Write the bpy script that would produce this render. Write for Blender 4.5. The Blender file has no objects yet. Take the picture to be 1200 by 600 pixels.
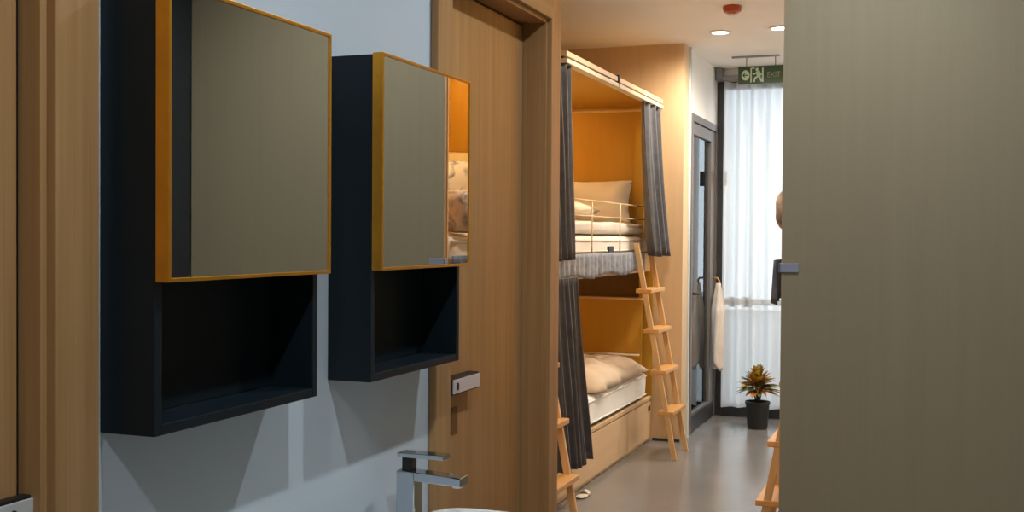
import bpy, bmesh, math, random
from mathutils import Vector, Matrix, noise
random.seed(7)
C = bpy.context.scene.collection
PI = math.pi

# ------------------------------------------------------------------ materials
def srgb(r, g, b):
    def f(c):
        c /= 255.0
        return c / 12.92 if c <= 0.04045 else ((c + 0.055) / 1.055) ** 2.4
    return (f(r), f(g), f(b), 1)

def newmat(name):
    m = bpy.data.materials.new(name); m.use_nodes = True
    nt = m.node_tree
    return m, nt, nt.nodes['Principled BSDF']

def plain(name, col, rough=0.5, metal=0.0, var=0.06, scale=6.0, bump=0.0, bscale=60.0, spec=0.5, sheen=0.0):
    """one colour with a faint mottling and an optional fine bump"""
    m, nt, b = newmat(name)
    tc = nt.nodes.new('ShaderNodeTexCoord')
    n = nt.nodes.new('ShaderNodeTexNoise'); n.inputs['Scale'].default_value = scale; n.inputs['Detail'].default_value = 4
    nt.links.new(tc.outputs['Object'], n.inputs['Vector'])
    r = nt.nodes.new('ShaderNodeValToRGB')
    r.color_ramp.elements[0].position = 0.3; r.color_ramp.elements[1].position = 0.7
    r.color_ramp.elements[0].color = tuple(c * (1 - var) for c in col[:3]) + (1,)
    r.color_ramp.elements[1].color = tuple(min(1, c * (1 + var)) for c in col[:3]) + (1,)
    nt.links.new(n.outputs['Fac'], r.inputs['Fac']); nt.links.new(r.outputs['Color'], b.inputs['Base Color'])
    b.inputs['Roughness'].default_value = rough; b.inputs['Metallic'].default_value = metal
    b.inputs['Specular IOR Level'].default_value = spec
    if sheen: b.inputs['Sheen Weight'].default_value = sheen
    if bump:
        n2 = nt.nodes.new('ShaderNodeTexNoise'); n2.inputs['Scale'].default_value = bscale; n2.inputs['Detail'].default_value = 3
        nt.links.new(tc.outputs['Object'], n2.inputs['Vector'])
        bp = nt.nodes.new('ShaderNodeBump'); bp.inputs['Strength'].default_value = bump; bp.inputs['Distance'].default_value = 0.01
        nt.links.new(n2.outputs['Fac'], bp.inputs['Height']); nt.links.new(bp.outputs['Normal'], b.inputs['Normal'])
    return m

def wood(name, light, dark, axis='z', rough=0.5, fine=38.0, bump=0.12, lo=0.3, hi=0.72, spec=0.4):
    """straight grain running along one axis: stretched noise in object space"""
    m, nt, b = newmat(name)
    tc = nt.nodes.new('ShaderNodeTexCoord')
    def stretched(s_across, s_along, detail, dist):
        mp = nt.nodes.new('ShaderNodeMapping')
        sc = {'x': (s_along, s_across, s_across), 'y': (s_across, s_along, s_across), 'z': (s_across, s_across, s_along)}[axis]
        mp.inputs['Scale'].default_value = sc
        n = nt.nodes.new('ShaderNodeTexNoise'); n.inputs['Scale'].default_value = 1.0
        n.inputs['Detail'].default_value = detail; n.inputs['Distortion'].default_value = dist
        nt.links.new(tc.outputs['Object'], mp.inputs['Vector']); nt.links.new(mp.outputs['Vector'], n.inputs['Vector'])
        return n
    a = stretched(fine, 1.1, 5, 0.4); c = stretched(fine * 5, 3.5, 3, 0.0)
    mx = nt.nodes.new('ShaderNodeMix'); mx.data_type = 'FLOAT'; mx.inputs['Factor'].default_value = 0.35
    nt.links.new(a.outputs['Fac'], mx.inputs['A']); nt.links.new(c.outputs['Fac'], mx.inputs['B'])
    r = nt.nodes.new('ShaderNodeValToRGB')
    r.color_ramp.elements[0].position = lo; r.color_ramp.elements[1].position = hi
    r.color_ramp.elements[0].color = dark; r.color_ramp.elements[1].color = light
    nt.links.new(mx.outputs['Result'], r.inputs['Fac']); nt.links.new(r.outputs['Color'], b.inputs['Base Color'])
    b.inputs['Roughness'].default_value = rough; b.inputs['Specular IOR Level'].default_value = spec
    if bump:
        bp = nt.nodes.new('ShaderNodeBump'); bp.inputs['Strength'].default_value = bump; bp.inputs['Distance'].default_value = 0.004
        nt.links.new(mx.outputs['Result'], bp.inputs['Height']); nt.links.new(bp.outputs['Normal'], b.inputs['Normal'])
    return m

def emit(name, col, strength):
    m, nt, b = newmat(name)
    b.inputs['Base Color'].default_value = (0.8, 0.8, 0.8, 1)
    b.inputs['Emission Color'].default_value = col; b.inputs['Emission Strength'].default_value = strength
    return m

def sheer(name, col, clear):
    m, nt, b = newmat(name)
    out = nt.nodes['Material Output']
    tr = nt.nodes.new('ShaderNodeBsdfTransparent'); tl = nt.nodes.new('ShaderNodeBsdfTranslucent'); df = nt.nodes.new('ShaderNodeBsdfDiffuse')
    tl.inputs['Color'].default_value = col; df.inputs['Color'].default_value = col
    tc = nt.nodes.new('ShaderNodeTexCoord')
    mp = nt.nodes.new('ShaderNodeMapping'); mp.inputs['Scale'].default_value = (120, 120, 6)
    n = nt.nodes.new('ShaderNodeTexNoise'); n.inputs['Scale'].default_value = 1
    nt.links.new(tc.outputs['Object'], mp.inputs['Vector']); nt.links.new(mp.outputs['Vector'], n.inputs['Vector'])
    mr = nt.nodes.new('ShaderNodeMapRange'); mr.inputs['To Min'].default_value = clear - 0.08; mr.inputs['To Max'].default_value = clear + 0.08
    nt.links.new(n.outputs['Fac'], mr.inputs['Value'])
    m1 = nt.nodes.new('ShaderNodeMixShader'); m1.inputs['Fac'].default_value = 0.35
    nt.links.new(tl.outputs[0], m1.inputs[1]); nt.links.new(df.outputs[0], m1.inputs[2])
    lw = nt.nodes.new('ShaderNodeLayerWeight'); lw.inputs['Blend'].default_value = 0.5      # cloth seen edge-on is denser
    iv = nt.nodes.new('ShaderNodeMath'); iv.operation = 'SUBTRACT'; iv.inputs[0].default_value = 1.0
    nt.links.new(lw.outputs['Facing'], iv.inputs[1])
    mu = nt.nodes.new('ShaderNodeMath'); mu.operation = 'MULTIPLY'
    nt.links.new(mr.outputs['Result'], mu.inputs[0]); nt.links.new(iv.outputs[0], mu.inputs[1])
    m2 = nt.nodes.new('ShaderNodeMixShader')
    nt.links.new(mu.outputs[0], m2.inputs['Fac']); nt.links.new(m1.outputs[0], m2.inputs[1]); nt.links.new(tr.outputs[0], m2.inputs[2])
    nt.links.new(m2.outputs[0], out.inputs['Surface'])
    return m

def window_glass(name, tint):
    """thin clear pane: mostly see-through with a Fresnel reflection"""
    m, nt, b = newmat(name)
    out = nt.nodes['Material Output']
    tr = nt.nodes.new('ShaderNodeBsdfTransparent'); tr.inputs['Color'].default_value = tint
    gl = nt.nodes.new('ShaderNodeBsdfGlossy'); gl.inputs['Roughness'].default_value = 0.02
    fr = nt.nodes.new('ShaderNodeFresnel'); fr.inputs['IOR'].default_value = 1.5
    mx = nt.nodes.new('ShaderNodeMixShader')
    nt.links.new(fr.outputs[0], mx.inputs['Fac']); nt.links.new(tr.outputs[0], mx.inputs[1]); nt.links.new(gl.outputs[0], mx.inputs[2])
    nt.links.new(mx.outputs[0], out.inputs['Surface'])
    return m

def patterned(name, base, spot1, spot2):
    """pale cloth with large grey and brown leafy blotches"""
    m, nt, b = newmat(name)
    tc = nt.nodes.new('ShaderNodeTexCoord')
    n = nt.nodes.new('ShaderNodeTexNoise'); n.inputs['Scale'].default_value = 9; n.inputs['Detail'].default_value = 3; n.inputs['Distortion'].default_value = 1.6
    nt.links.new(tc.outputs['Object'], n.inputs['Vector'])
    r = nt.nodes.new('ShaderNodeValToRGB')
    e = r.color_ramp.elements
    e[0].position = 0.36; e[0].color = spot1; e[1].position = 0.47; e[1].color = base
    x = e.new(0.58); x.color = base; y = e.new(0.66); y.color = spot2
    nt.links.new(n.outputs['Fac'], r.inputs['Fac']); nt.links.new(r.outputs['Color'], b.inputs['Base Color'])
    b.inputs['Roughness'].default_value = 0.85
    return m

M = {}
M['wall_white'] = plain('painted wall', (0.56, 0.645, 0.705, 1), 0.6, var=0.02, scale=2, bump=0.03, bscale=180)
M['taupe'] = plain('taupe corridor paint', (0.36, 0.33, 0.28, 1), 0.6, var=0.02, scale=2)
M['room_white'] = plain('painted room wall', (0.90, 0.885, 0.86, 1), 0.65, var=0.02, scale=2)
M['ceiling'] = plain('painted ceiling', (0.90, 0.83, 0.75, 1), 0.7, var=0.02, scale=2)
M['oak'] = wood('oak veneer', (0.47, 0.275, 0.115, 1), (0.33, 0.178, 0.066, 1), 'z', 0.45)
M['oak_flat'] = wood('oak veneer lying', (0.47, 0.275, 0.115, 1), (0.33, 0.178, 0.066, 1), 'y', 0.45)
M['patch'] = wood('dark brown wood grain', (0.16, 0.075, 0.018, 1), (0.13, 0.06, 0.014, 1), 'z', 0.5)  # dark tone for the door patch and the niche back's painted shade
M['navy'] = plain('dark navy lacquer', (0.0048, 0.0110, 0.0155, 1), 0.45, var=0.1, scale=4, spec=0.3)
M['gold'] = plain('brushed amber gold', (0.78, 0.36, 0.035, 1), 0.36, metal=0.8, var=0.08, scale=20)
M['mirror'] = plain('mirror glass', (0.80, 0.81, 0.80, 1), 0.006, metal=1.0, var=0.0)
M['panel'] = wood('olive grey laminate', (0.345, 0.287, 0.178, 1), (0.310, 0.255, 0.157, 1), 'z', 0.5, fine=30, bump=0.16, lo=0.2, hi=0.8)
M['edge'] = plain('tan edge band', (0.42, 0.28, 0.16, 1), 0.5)
M['amber'] = wood('glow tinted laminate', (0.52, 0.275, 0.022, 1), (0.47, 0.24, 0.018, 1), 'z', 0.5, fine=16, bump=0.02)  # warm strip light of the bunk interior put into the base colour
M['amber_flat'] = wood('glow tinted laminate lying', (0.52, 0.275, 0.022, 1), (0.47, 0.24, 0.018, 1), 'y', 0.5, fine=16, bump=0.02)  # same painted lamp glow, grain along y
M['bunk'] = wood('pale birch laminate', (0.68, 0.475, 0.275, 1), (0.61, 0.415, 0.23, 1), 'z', 0.5, fine=16, bump=0.03)
M['bunk_flat'] = wood('pale birch laminate lying', (0.68, 0.475, 0.275, 1), (0.61, 0.415, 0.23, 1), 'y', 0.5, fine=16, bump=0.03)
M['rail_cream'] = plain('cream painted rail', (0.66, 0.54, 0.36, 1), 0.4)
M['rail_gold'] = plain('pale gold rail', (0.62, 0.45, 0.22, 1), 0.4)
M['ladder'] = wood('honey pine', (0.66, 0.42, 0.195, 1), (0.54, 0.33, 0.14, 1), 'z', 0.45, fine=40, bump=0.03)
M['tread'] = wood('honey pine tread', (0.66, 0.36, 0.12, 1), (0.52, 0.26, 0.08, 1), 'y', 0.45, fine=40, bump=0.03)
M['curtain'] = plain('charcoal curtain', (0.052, 0.050, 0.055, 1), 0.85, var=0.25, scale=18, bump=0.15, bscale=200, sheen=0.3)
M['valance'] = plain('grey ribbed cloth', (0.25, 0.265, 0.30, 1), 0.9, var=0.25, scale=30, bump=0.3, bscale=160)
M['dark_valance'] = plain('slate cloth', (0.10, 0.125, 0.17, 1), 0.9, var=0.2, scale=30, bump=0.3, bscale=160)
M['linen'] = plain('cream linen', (0.74, 0.66, 0.56, 1), 0.85, var=0.05, scale=8, bump=0.12, bscale=24, sheen=0.2)
M['linen_lamplit'] = plain('lamplit linen', (0.60, 0.46, 0.32, 1), 0.85, var=0.06, scale=8, bump=0.12, bscale=24, sheen=0.2)  # linen with the orange lamplight put into its colour
M['sheet'] = plain('white sheet', (0.80, 0.77, 0.72, 1), 0.85, var=0.03, scale=6, bump=0.12, bscale=18, sheen=0.2)
M['peach'] = plain('peach blanket', (0.72, 0.48, 0.32, 1), 0.9, var=0.2, scale=22, bump=0.3, bscale=50, sheen=0.3)
M['floral'] = patterned('patterned duvet', (0.68, 0.63, 0.55, 1), (0.20, 0.19, 0.20, 1), (0.40, 0.27, 0.15, 1))
M['floral_peach'] = patterned('peach patterned cloth', (0.70, 0.56, 0.44, 1), (0.30, 0.26, 0.24, 1), (0.50, 0.30, 0.16, 1))
M['floor'] = plain('grey vinyl floor', (0.205, 0.195, 0.188, 1), 0.20, var=0.10, scale=1.7, bump=0.02, bscale=90, spec=0.7)
M['chrome'] = plain('chrome', (0.62, 0.65, 0.68, 1), 0.09, metal=1.0, var=0.0)
M['steel'] = plain('satin silver', (0.70, 0.71, 0.72, 1), 0.35, metal=0.3, var=0.03)
M['black'] = plain('black plastic', (0.008, 0.008, 0.009, 1), 0.45, var=0.1)
M['pot'] = plain('black nursery pot', (0.012, 0.012, 0.013, 1), 0.42, var=0.15)
M['soil'] = plain('potting soil', (0.03, 0.02, 0.013, 1), 0.95, var=0.4, scale=60, bump=0.8, bscale=90)
M['alu'] = plain('grey brown aluminium', (0.15, 0.125, 0.11, 1), 0.42, metal=0.2, var=0.06)
M['alu_dark'] = plain('dark grey aluminium', (0.035, 0.037, 0.042, 1), 0.42, metal=0.2, var=0.06)
M['ceramic'] = plain('white ceramic', (0.82, 0.82, 0.81, 1), 0.12, var=0.0)
M['counter'] = plain('pale stone worktop', (0.60, 0.60, 0.59, 1), 0.25, var=0.1, scale=14)
M['locker'] = plain('slate cupboard', (0.030, 0.037, 0.043, 1), 0.45, var=0.1)
M['locker_pale'] = plain('pale grey plate', (0.17, 0.18, 0.19, 1), 0.5)
M['red'] = plain('red brown detector', (0.40, 0.075, 0.03, 1), 0.35)
M['lens'] = plain('detector lens', (0.75, 0.55, 0.42, 1), 0.25)
M['white_plastic'] = plain('white plastic', (0.75, 0.74, 0.72, 1), 0.4, var=0.0)
M['grey_metal'] = plain('grey metal rail', (0.30, 0.30, 0.31, 1), 0.4, metal=0.3)
M['sign_green'] = plain('sign green', (0.028, 0.068, 0.026, 1), 0.35, var=0.05)
M['sign_white'] = plain('sign pale green', (0.52, 0.66, 0.52, 1), 0.4, var=0.0)
M['sign_text'] = plain('sign lettering', (0.25, 0.31, 0.19, 1), 0.4, var=0.0)
M['sky_blue'] = plain('pale slate blue strap', (0.30, 0.325, 0.40, 1), 0.8, var=0.05)
M['towel'] = plain('cream towel', (0.66, 0.57, 0.50, 1), 0.9, var=0.06, scale=12, bump=0.3, bscale=120)
M['hook'] = plain('amber hook', (0.35, 0.16, 0.05, 1), 0.4)
M['slipper'] = plain('cream slipper', (0.68, 0.60, 0.46, 1), 0.8)
M['leaf_yellow'] = plain('leaf yellow', (0.58, 0.37, 0.045, 1), 0.45, var=0.3, scale=30)
M['leaf_orange'] = plain('leaf orange', (0.42, 0.17, 0.03, 1), 0.45, var=0.3, scale=30)
M['leaf_green'] = plain('leaf green', (0.15, 0.16, 0.03, 1), 0.45, var=0.35, scale=30)
M['stem'] = plain('plant stem', (0.11, 0.08, 0.04, 1), 0.8)
M['hedge'] = plain('hedge leaf', (0.045, 0.07, 0.04, 1), 0.7, var=0.5, scale=12)
M['paving'] = plain('outdoor paving', (0.30, 0.30, 0.29, 1), 0.8, var=0.1)
M['render'] = plain('pale render', (0.55, 0.58, 0.60, 1), 0.8, var=0.04)
M['sheer'] = sheer('white voile', (0.88, 0.885, 0.89, 1), 0.24)
M['glass'] = window_glass('clear glass', (0.93, 0.96, 0.97, 1))
M['door_glass'] = window_glass('bluish door glass', (0.62, 0.72, 0.76, 1))
M['lamp_on'] = emit('lamp lens', (1.0, 0.90, 0.74, 1), 14.0)
M['lamp_cool'] = emit('cool lamp lens', (0.92, 0.96, 1.0, 1), 14.0)
M['led'] = emit('warm strip', (1.0, 0.68, 0.22, 1), 37.0)
M['led_bright'] = emit('warm strip bright', (1.0, 0.70, 0.22, 1), 66.0)
M['led_low'] = emit('warm strip dim', (1.0, 0.62, 0.22, 1), 11.0)

# ------------------------------------------------------------------ mesh helpers
def box(bm, x0, x1, y0, y1, z0, z1, bev=0.0, seg=2):
    t = bmesh.new()
    bmesh.ops.create_cube(t, size=1.0)
    for v in t.verts:
        v.co = Vector(((x0 + x1) / 2 + v.co.x * (x1 - x0), (y0 + y1) / 2 + v.co.y * (y1 - y0), (z0 + z1) / 2 + v.co.z * (z1 - z0)))
    if bev > 0:
        bmesh.ops.bevel(t, geom=t.edges[:], offset=bev, segments=seg, profile=0.5, affect='EDGES')
    merge(bm, t)

def merge(bm, t, mat=None):
    me = bpy.data.meshes.new('tmp'); t.to_mesh(me); t.free()
    bm.from_mesh(me); bpy.data.meshes.remove(me)

def tube(bm, pts, r, seg=10, r2=None):
    pts = [Vector(p) for p in pts]
    rings = []
    for i, p in enumerate(pts):
        d = (pts[min(i + 1, len(pts) - 1)] - pts[max(i - 1, 0)]).normalized()
        a = d.orthogonal().normalized() if abs(d.z) > 0.95 else d.cross(Vector((0, 0, 1))).normalized()
        b = d.cross(a).normalized()
        rr = r if r2 is None else r + (r2 - r) * i / (len(pts) - 1)
        rings.append([bm.verts.new(p + a * rr * math.cos(2 * PI * k / seg) + b * rr * math.sin(2 * PI * k / seg)) for k in range(seg)])
    for i in range(len(rings) - 1):
        for k in range(seg):
            bm.faces.new((rings[i][k], rings[i][(k + 1) % seg], rings[i + 1][(k + 1) % seg], rings[i + 1][k]))
    bm.faces.new(rings[0][::-1]); bm.faces.new(rings[-1])

def lathe(bm, cx, cy, prof, seg=32):
    rings = []
    for r, z in prof:
        if r < 1e-6: rings.append([bm.verts.new((cx, cy, z))])
        else: rings.append([bm.verts.new((cx + r * math.cos(2 * PI * k / seg), cy + r * math.sin(2 * PI * k / seg), z)) for k in range(seg)])
    for A, B in zip(rings, rings[1:]):
        for k in range(seg):
            k2 = (k + 1) % seg
            if len(A) == 1 and len(B) == 1: continue
            if len(A) == 1: bm.faces.new((A[0], B[k], B[k2]))
            elif len(B) == 1: bm.faces.new((A[k], A[k2], B[0]))
            else: bm.faces.new((A[k], A[k2], B[k2], B[k]))

def grid(bm, nu, nv, f):
    V = [[bm.verts.new(f(i / nu, j / nv)) for j in range(nv + 1)] for i in range(nu + 1)]
    for i in range(nu):
        for j in range(nv):
            bm.faces.new((V[i][j], V[i + 1][j], V[i + 1][j + 1], V[i][j + 1]))

def bar(bm, a, b, wx, wy, bev=0.003):
    """rectangular bar from a to b, section wx (along x) by wy (along y)"""
    a, b = Vector(a), Vector(b)
    t = bmesh.new()
    bmesh.ops.create_cube(t, size=1.0)
    for v in t.verts:
        p = a if v.co.z < 0 else b
        v.co = Vector((p.x + v.co.x * wx, p.y + v.co.y * wy, p.z))
    if bev: bmesh.ops.bevel(t, geom=t.edges[:], offset=bev, segments=2, profile=0.5, affect='EDGES')
    merge(bm, t)

def pillow_bm(mat, a, b, h, seed=0, wr=0.012, n=26):
    """puffed rectangular cushion, half sizes a, b, half thickness h, set by a 4x4 matrix"""
    bm = bmesh.new()
    def surf(sign):
        def f(u, v):
            s, t = 2 * u - 1, 2 * v - 1
            e = max(0.0, (1 - abs(s) ** 2.6)) ** 0.55 * max(0.0, (1 - abs(t) ** 2.6)) ** 0.55
            x = a * s * (1 - 0.07 * (1 - t * t) * abs(s) ** 3); y = b * t * (1 - 0.07 * (1 - s * s) * abs(t) ** 3)
            z = sign * h * e
            w = noise.noise(Vector((x * 7 + seed, y * 7, sign * 3 + seed))) * wr * (0.3 + e)
            w += noise.noise(Vector((x * 16, y * 16 + seed, sign))) * wr * 0.5 * (1 - e * .6)
            return mat @ Vector((x + w * .4, y + w * .4, z + w * (1 if e > 0.02 else 0)))
        return f
    grid(bm, n, n, surf(1)); grid(bm, n, n, surf(-1))
    bmesh.ops.remove_doubles(bm, verts=bm.verts[:], dist=0.002)
    bmesh.ops.recalc_face_normals(bm, faces=bm.faces[:])
    return bm

def soft_box(x0, x1, y0, y1, z0, z1, bev, amp, freq=6.0, seed=0.0, cuts=14, flat_bottom=True):
    """upholstered or folded-cloth block: rounded, then rumpled"""
    bm = bmesh.new()
    bmesh.ops.create_cube(bm, size=1.0)
    bmesh.ops.subdivide_edges(bm, edges=bm.edges[:], cuts=cuts, use_grid_fill=True)
    sx, sy, sz = (x1 - x0), (y1 - y0), (z1 - z0)
    for v in bm.verts:
        p = Vector((v.co.x * sx, v.co.y * sy, v.co.z * sz))
        hx, hy, hz = sx / 2 - bev, sy / 2 - bev, sz / 2 - min(bev, sz / 2 * .98)
        q = Vector((max(-hx, min(hx, p.x)), max(-hy, min(hy, p.y)), max(-hz, min(hz, p.z))))
        d = p - q
        if d.length > 1e-6:
            bz = min(bev, sz / 2 * .98)
            d2 = d.normalized(); p = q + Vector((d2.x * bev, d2.y * bev, d2.z * bz))
        c = Vector(((x0 + x1) / 2, (y0 + y1) / 2, (z0 + z1) / 2)) + p
        w = noise.noise(Vector((c.x * freq + seed, c.y * freq, c.z * freq))) + 0.5 * noise.noise(Vector((c.x * freq * 2.3, c.y * freq * 2.3 + seed, c.z * freq * 2.3)))
        nrm = d.normalized() if d.length > 1e-6 else Vector((0, 0, 1 if v.co.z > 0 else -1))
        if flat_bottom and v.co.z < -0.45: nrm = Vector((nrm.x, nrm.y, 0))
        v.co = c + nrm * w * amp
    bmesh.ops.recalc_face_normals(bm, faces=bm.faces[:])
    return bm

def obj(name, bm, mat, parent=None, loc=None, smooth=False, solid=0.0, bevel=0.0):
    """link a bmesh built in world coordinates as one object; its origin goes to its thing's base"""
    if parent is not None:
        org = Vector(parent['_o'])
    else:
        if loc is None:
            xs = [v.co for v in bm.verts]
            loc = ((min(c.x for c in xs) + max(c.x for c in xs)) / 2, (min(c.y for c in xs) + max(c.y for c in xs)) / 2, min(c.z for c in xs))
        org = Vector(loc)
    bmesh.ops.recalc_face_normals(bm, faces=bm.faces[:]) if solid == 0 else None
    me = bpy.data.meshes.new(name)
    for v in bm.verts: v.co -= org
    bm.to_mesh(me); bm.free()
    for mm in (mat if isinstance(mat, (list, tuple)) else [mat]): me.materials.append(M[mm])
    if smooth:
        for p in me.polygons: p.use_smooth = True
    o = bpy.data.objects.new(name, me); C.objects.link(o)
    if parent is not None: o.parent = parent
    else: o.location = org
    o['_o'] = tuple(org)
    if solid:
        s = o.modifiers.new('thickness', 'SOLIDIFY'); s.thickness = solid; s.offset = 0
    if bevel:
        b = o.modifiers.new('edges', 'BEVEL'); b.width = bevel; b.segments = 2; b.limit_method = 'ANGLE'
    return o

def boxes(name, mat, parent, *bs, bev=0.0, **k):
    bm = bmesh.new()
    for b in bs: box(bm, *b, bev=bev)
    return obj(name, bm, mat, parent, **k)

def thing(name, label, cat, loc, group=None):
    o = bpy.data.objects.new(name, None); C.objects.link(o)
    o.location = loc; o['_o'] = tuple(loc); o.empty_display_size = 0.1
    o['label'] = label; o['category'] = cat
    if group: o['group'] = group
    return o

def tag(o, label, cat, group=None):
    o['label'] = label; o['category'] = cat
    if group: o['group'] = group
    return o

def struct(o, label=None, cat=None):
    o['kind'] = 'structure'
    if label: o['label'] = label
    if cat: o['category'] = cat
    return o

# ------------------------------------------------------------------ measurements
CEIL = 2.80
WL = -1.12            # corridor's left wall face
YB, YF = -1.6, 9.0    # behind the camera, window wall
BL, BR = -1.86, -0.44 # fronts of the left and right bunks
DL, DR = -2.84, 0.56  # dormitory side walls

# ------------------------------------------------------------------ setting
struct(boxes('floor', 'floor', None, (-3.0, 1.5, YB - .1, YF + .12, -0.1, 0.0)), 'dark grey vinyl floor of corridor and dormitory', 'floor')
struct(boxes('ceiling', 'ceiling', None, (-3.0, 1.5, YB - .1, YF + .12, CEIL, CEIL + .1)), 'cream painted flat ceiling', 'ceiling')
D1a, D1b, D2a, D2b, DH = 0.36, 1.172, 2.476, 3.222, 2.105
WX0 = WL - 0.15
struct(boxes('wall_left', 'wall_white', None,
      (WX0, WL, YB, D1a, 0, CEIL), (WX0, WL, D1b, D2a, 0, CEIL), (WX0, WL, D2b, 3.305, 0, CEIL),
      (WX0, WL, D1a, D1b, DH, CEIL), (WX0, WL, D2a, D2b, DH, CEIL)), 'bluish white corridor wall behind the mirror cabinets', 'wall')
struct(boxes('wall_right', 'taupe', None, (1.30, 1.40, YB, 3.58, 0, CEIL)), 'taupe wall on the right of the corridor', 'wall')
struct(boxes('wall_back', 'taupe', None, (-3.0, 1.40, YB - .1, YB, 0, CEIL)), 'taupe wall behind the camera', 'wall')
struct(boxes('wall_bathroom', 'room_white', None, (-2.84, WX0, 3.245, 3.305, 0, CEIL)), 'white return wall past the second oak door', 'wall')
struct(boxes('wall_dormitory_left', 'room_white', None, (DL - .1, DL, YB, 7.885, 0, CEIL)), 'white wall behind the left bunks', 'wall')
struct(boxes('wall_dormitory_right', 'room_white', None, (DR, DR + .1, 3.58, YF, 0, CEIL)), 'white wall behind the right bunk', 'wall')
struct(boxes('wall_alcove', 'bunk', None, (DL, -1.652, 7.70, 7.885, 0, CEIL)), 'tall tan laminate wall closing the bunk row', 'wall')
# olive grey partition that faces the camera
struct(boxes('wall_partition', 'panel', None, (-0.434, 0.60, 3.46, 3.48, 0, CEIL)), 'olive grey wood grain partition filling the right of the view', 'wall')
struct(boxes('trim_1', 'edge', None, (-0.437, -0.434, 3.461, 3.48, 0, CEIL)), 'tan edge band of the olive partition', 'trim')
struct(boxes('wall_partition_return', 'room_white', None, (0.60, 1.30, 3.48, 3.58, 0, CEIL)), 'white wall behind the slate cupboard', 'wall')
# wall with the exit door, and the window wall
EX = -1.66
E0, E1, EH = 7.985, 8.985, 2.345
struct(boxes('wall_exit', 'room_white', None, (EX - .12, EX, 7.885, E0, 0, CEIL), (EX - .12, EX, E1, YF, 0, CEIL), (EX - .12, EX, E0, E1, EH, CEIL)),
       'white wall around the dark glass exit door', 'wall')
W0, W1, WH = -1.659, 0.40, 2.70
struct(boxes('wall_far', 'room_white', None, (EX - .12, W0, YF, YF + .12, 0, CEIL), (W1, DR + .1, YF, YF + .12, 0, CEIL), (W0, W1, YF, YF + .12, WH, CEIL)),
       'white window wall at the far end', 'wall')
struct(boxes('baseboard_alcove', 'alu_dark', None, (BL + .005, -1.66, 7.692, 7.70, 0, 0.018)), 'thin dark skirting under the tan wall', 'baseboard')
struct(boxes('trim_2', 'wall_white', None, (-1.658, -1.640, 7.870, 7.900, 0, CEIL)), 'white corner strip of the tan wall', 'trim')

# ------------------------------------------------------------------ oak doors in the left wall
def oak_door(name, a, b, handle_at_far_end, label):
    r = thing(name, label, 'door', (WL, (a + b) / 2, 0)); r['kind'] = 'structure'
    LX = -1.150 if handle_at_far_end else -1.19
    cw, ct = 0.086, 0.02
    boxes('casing', 'oak', r, (WL, WL + ct, a - cw, a, 0, DH + cw), (WL, WL + ct, b, b + cw - 0.003, 0, DH + cw), bev=0.003)
    boxes('head_casing', 'oak_flat', r, (WL, WL + ct, a, b, DH, DH + cw), bev=0.003)
    boxes('jamb', 'oak', r, (LX - .045, WL + .004, a, a + .012, 0, DH), (LX - .045, WL + .004, b - .012, b, 0, DH))
    boxes('head_jamb', 'oak_flat', r, (LX - .045, WL + .004, a + .012, b - .012, DH - .012, DH))
    la, lb = a + .016, b - .018
    boxes('leaf', 'oak', r, (LX - .04, LX, la, lb, 0.006, DH - .018), bev=0.002)
    boxes('gap_shade', 'black', r, (LX - .03, LX - .004, lb, b - .012, .006, DH - .018))  # black strip painting the shade in the gap beside the leaf
    if handle_at_far_end: y0, y1 = lb - .165, lb + .016
    else: y0, y1 = la + .112, la + .298
    z0, z1 = (1.042, 1.088) if handle_at_far_end else (1.028, 1.072)
    bm = bmesh.new(); pr = .018 if handle_at_far_end else .034
    box(bm, LX, LX + pr, y0, y1, z0, z1, bev=.002)
    lk = obj('lock_body', bm, 'black', r)
    boxes('lock_plate', 'steel', lk, (LX + pr, LX + pr + .004, y0 + .006, y1 - .004, z0 + .004, z1 - .004), bev=.001)
    bm = bmesh.new()
    ky = (y1 - .045) if handle_at_far_end else (y0 + .030)
    prof = [bm.verts.new((LX + pr + .0045, ky + .006 * math.cos(2 * PI * k / 20), (z0 + z1) / 2 + .010 * math.sin(2 * PI * k / 20))) for k in range(20)]
    f = bm.faces.new(prof); e = bmesh.ops.extrude_face_region(bm, geom=[f])
    for v in e['geom']:
        if isinstance(v, bmesh.types.BMVert): v.co.x += .002
    obj('keyhole', bm, 'black', lk)
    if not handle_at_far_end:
        boxes('dark_patch', 'patch', r, (LX - .002, LX + .003, y0 + .072, y0 + .112, .915, .985))  # small dark brown piece on the leaf below the lock
    return r
oak_door('door_1', D1a, D1b, True, 'oak door and frame at the left edge of the picture')
oak_door('door_2', D2a, D2b, False, 'oak door with silver lock plate right of the mirror cabinets')

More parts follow.
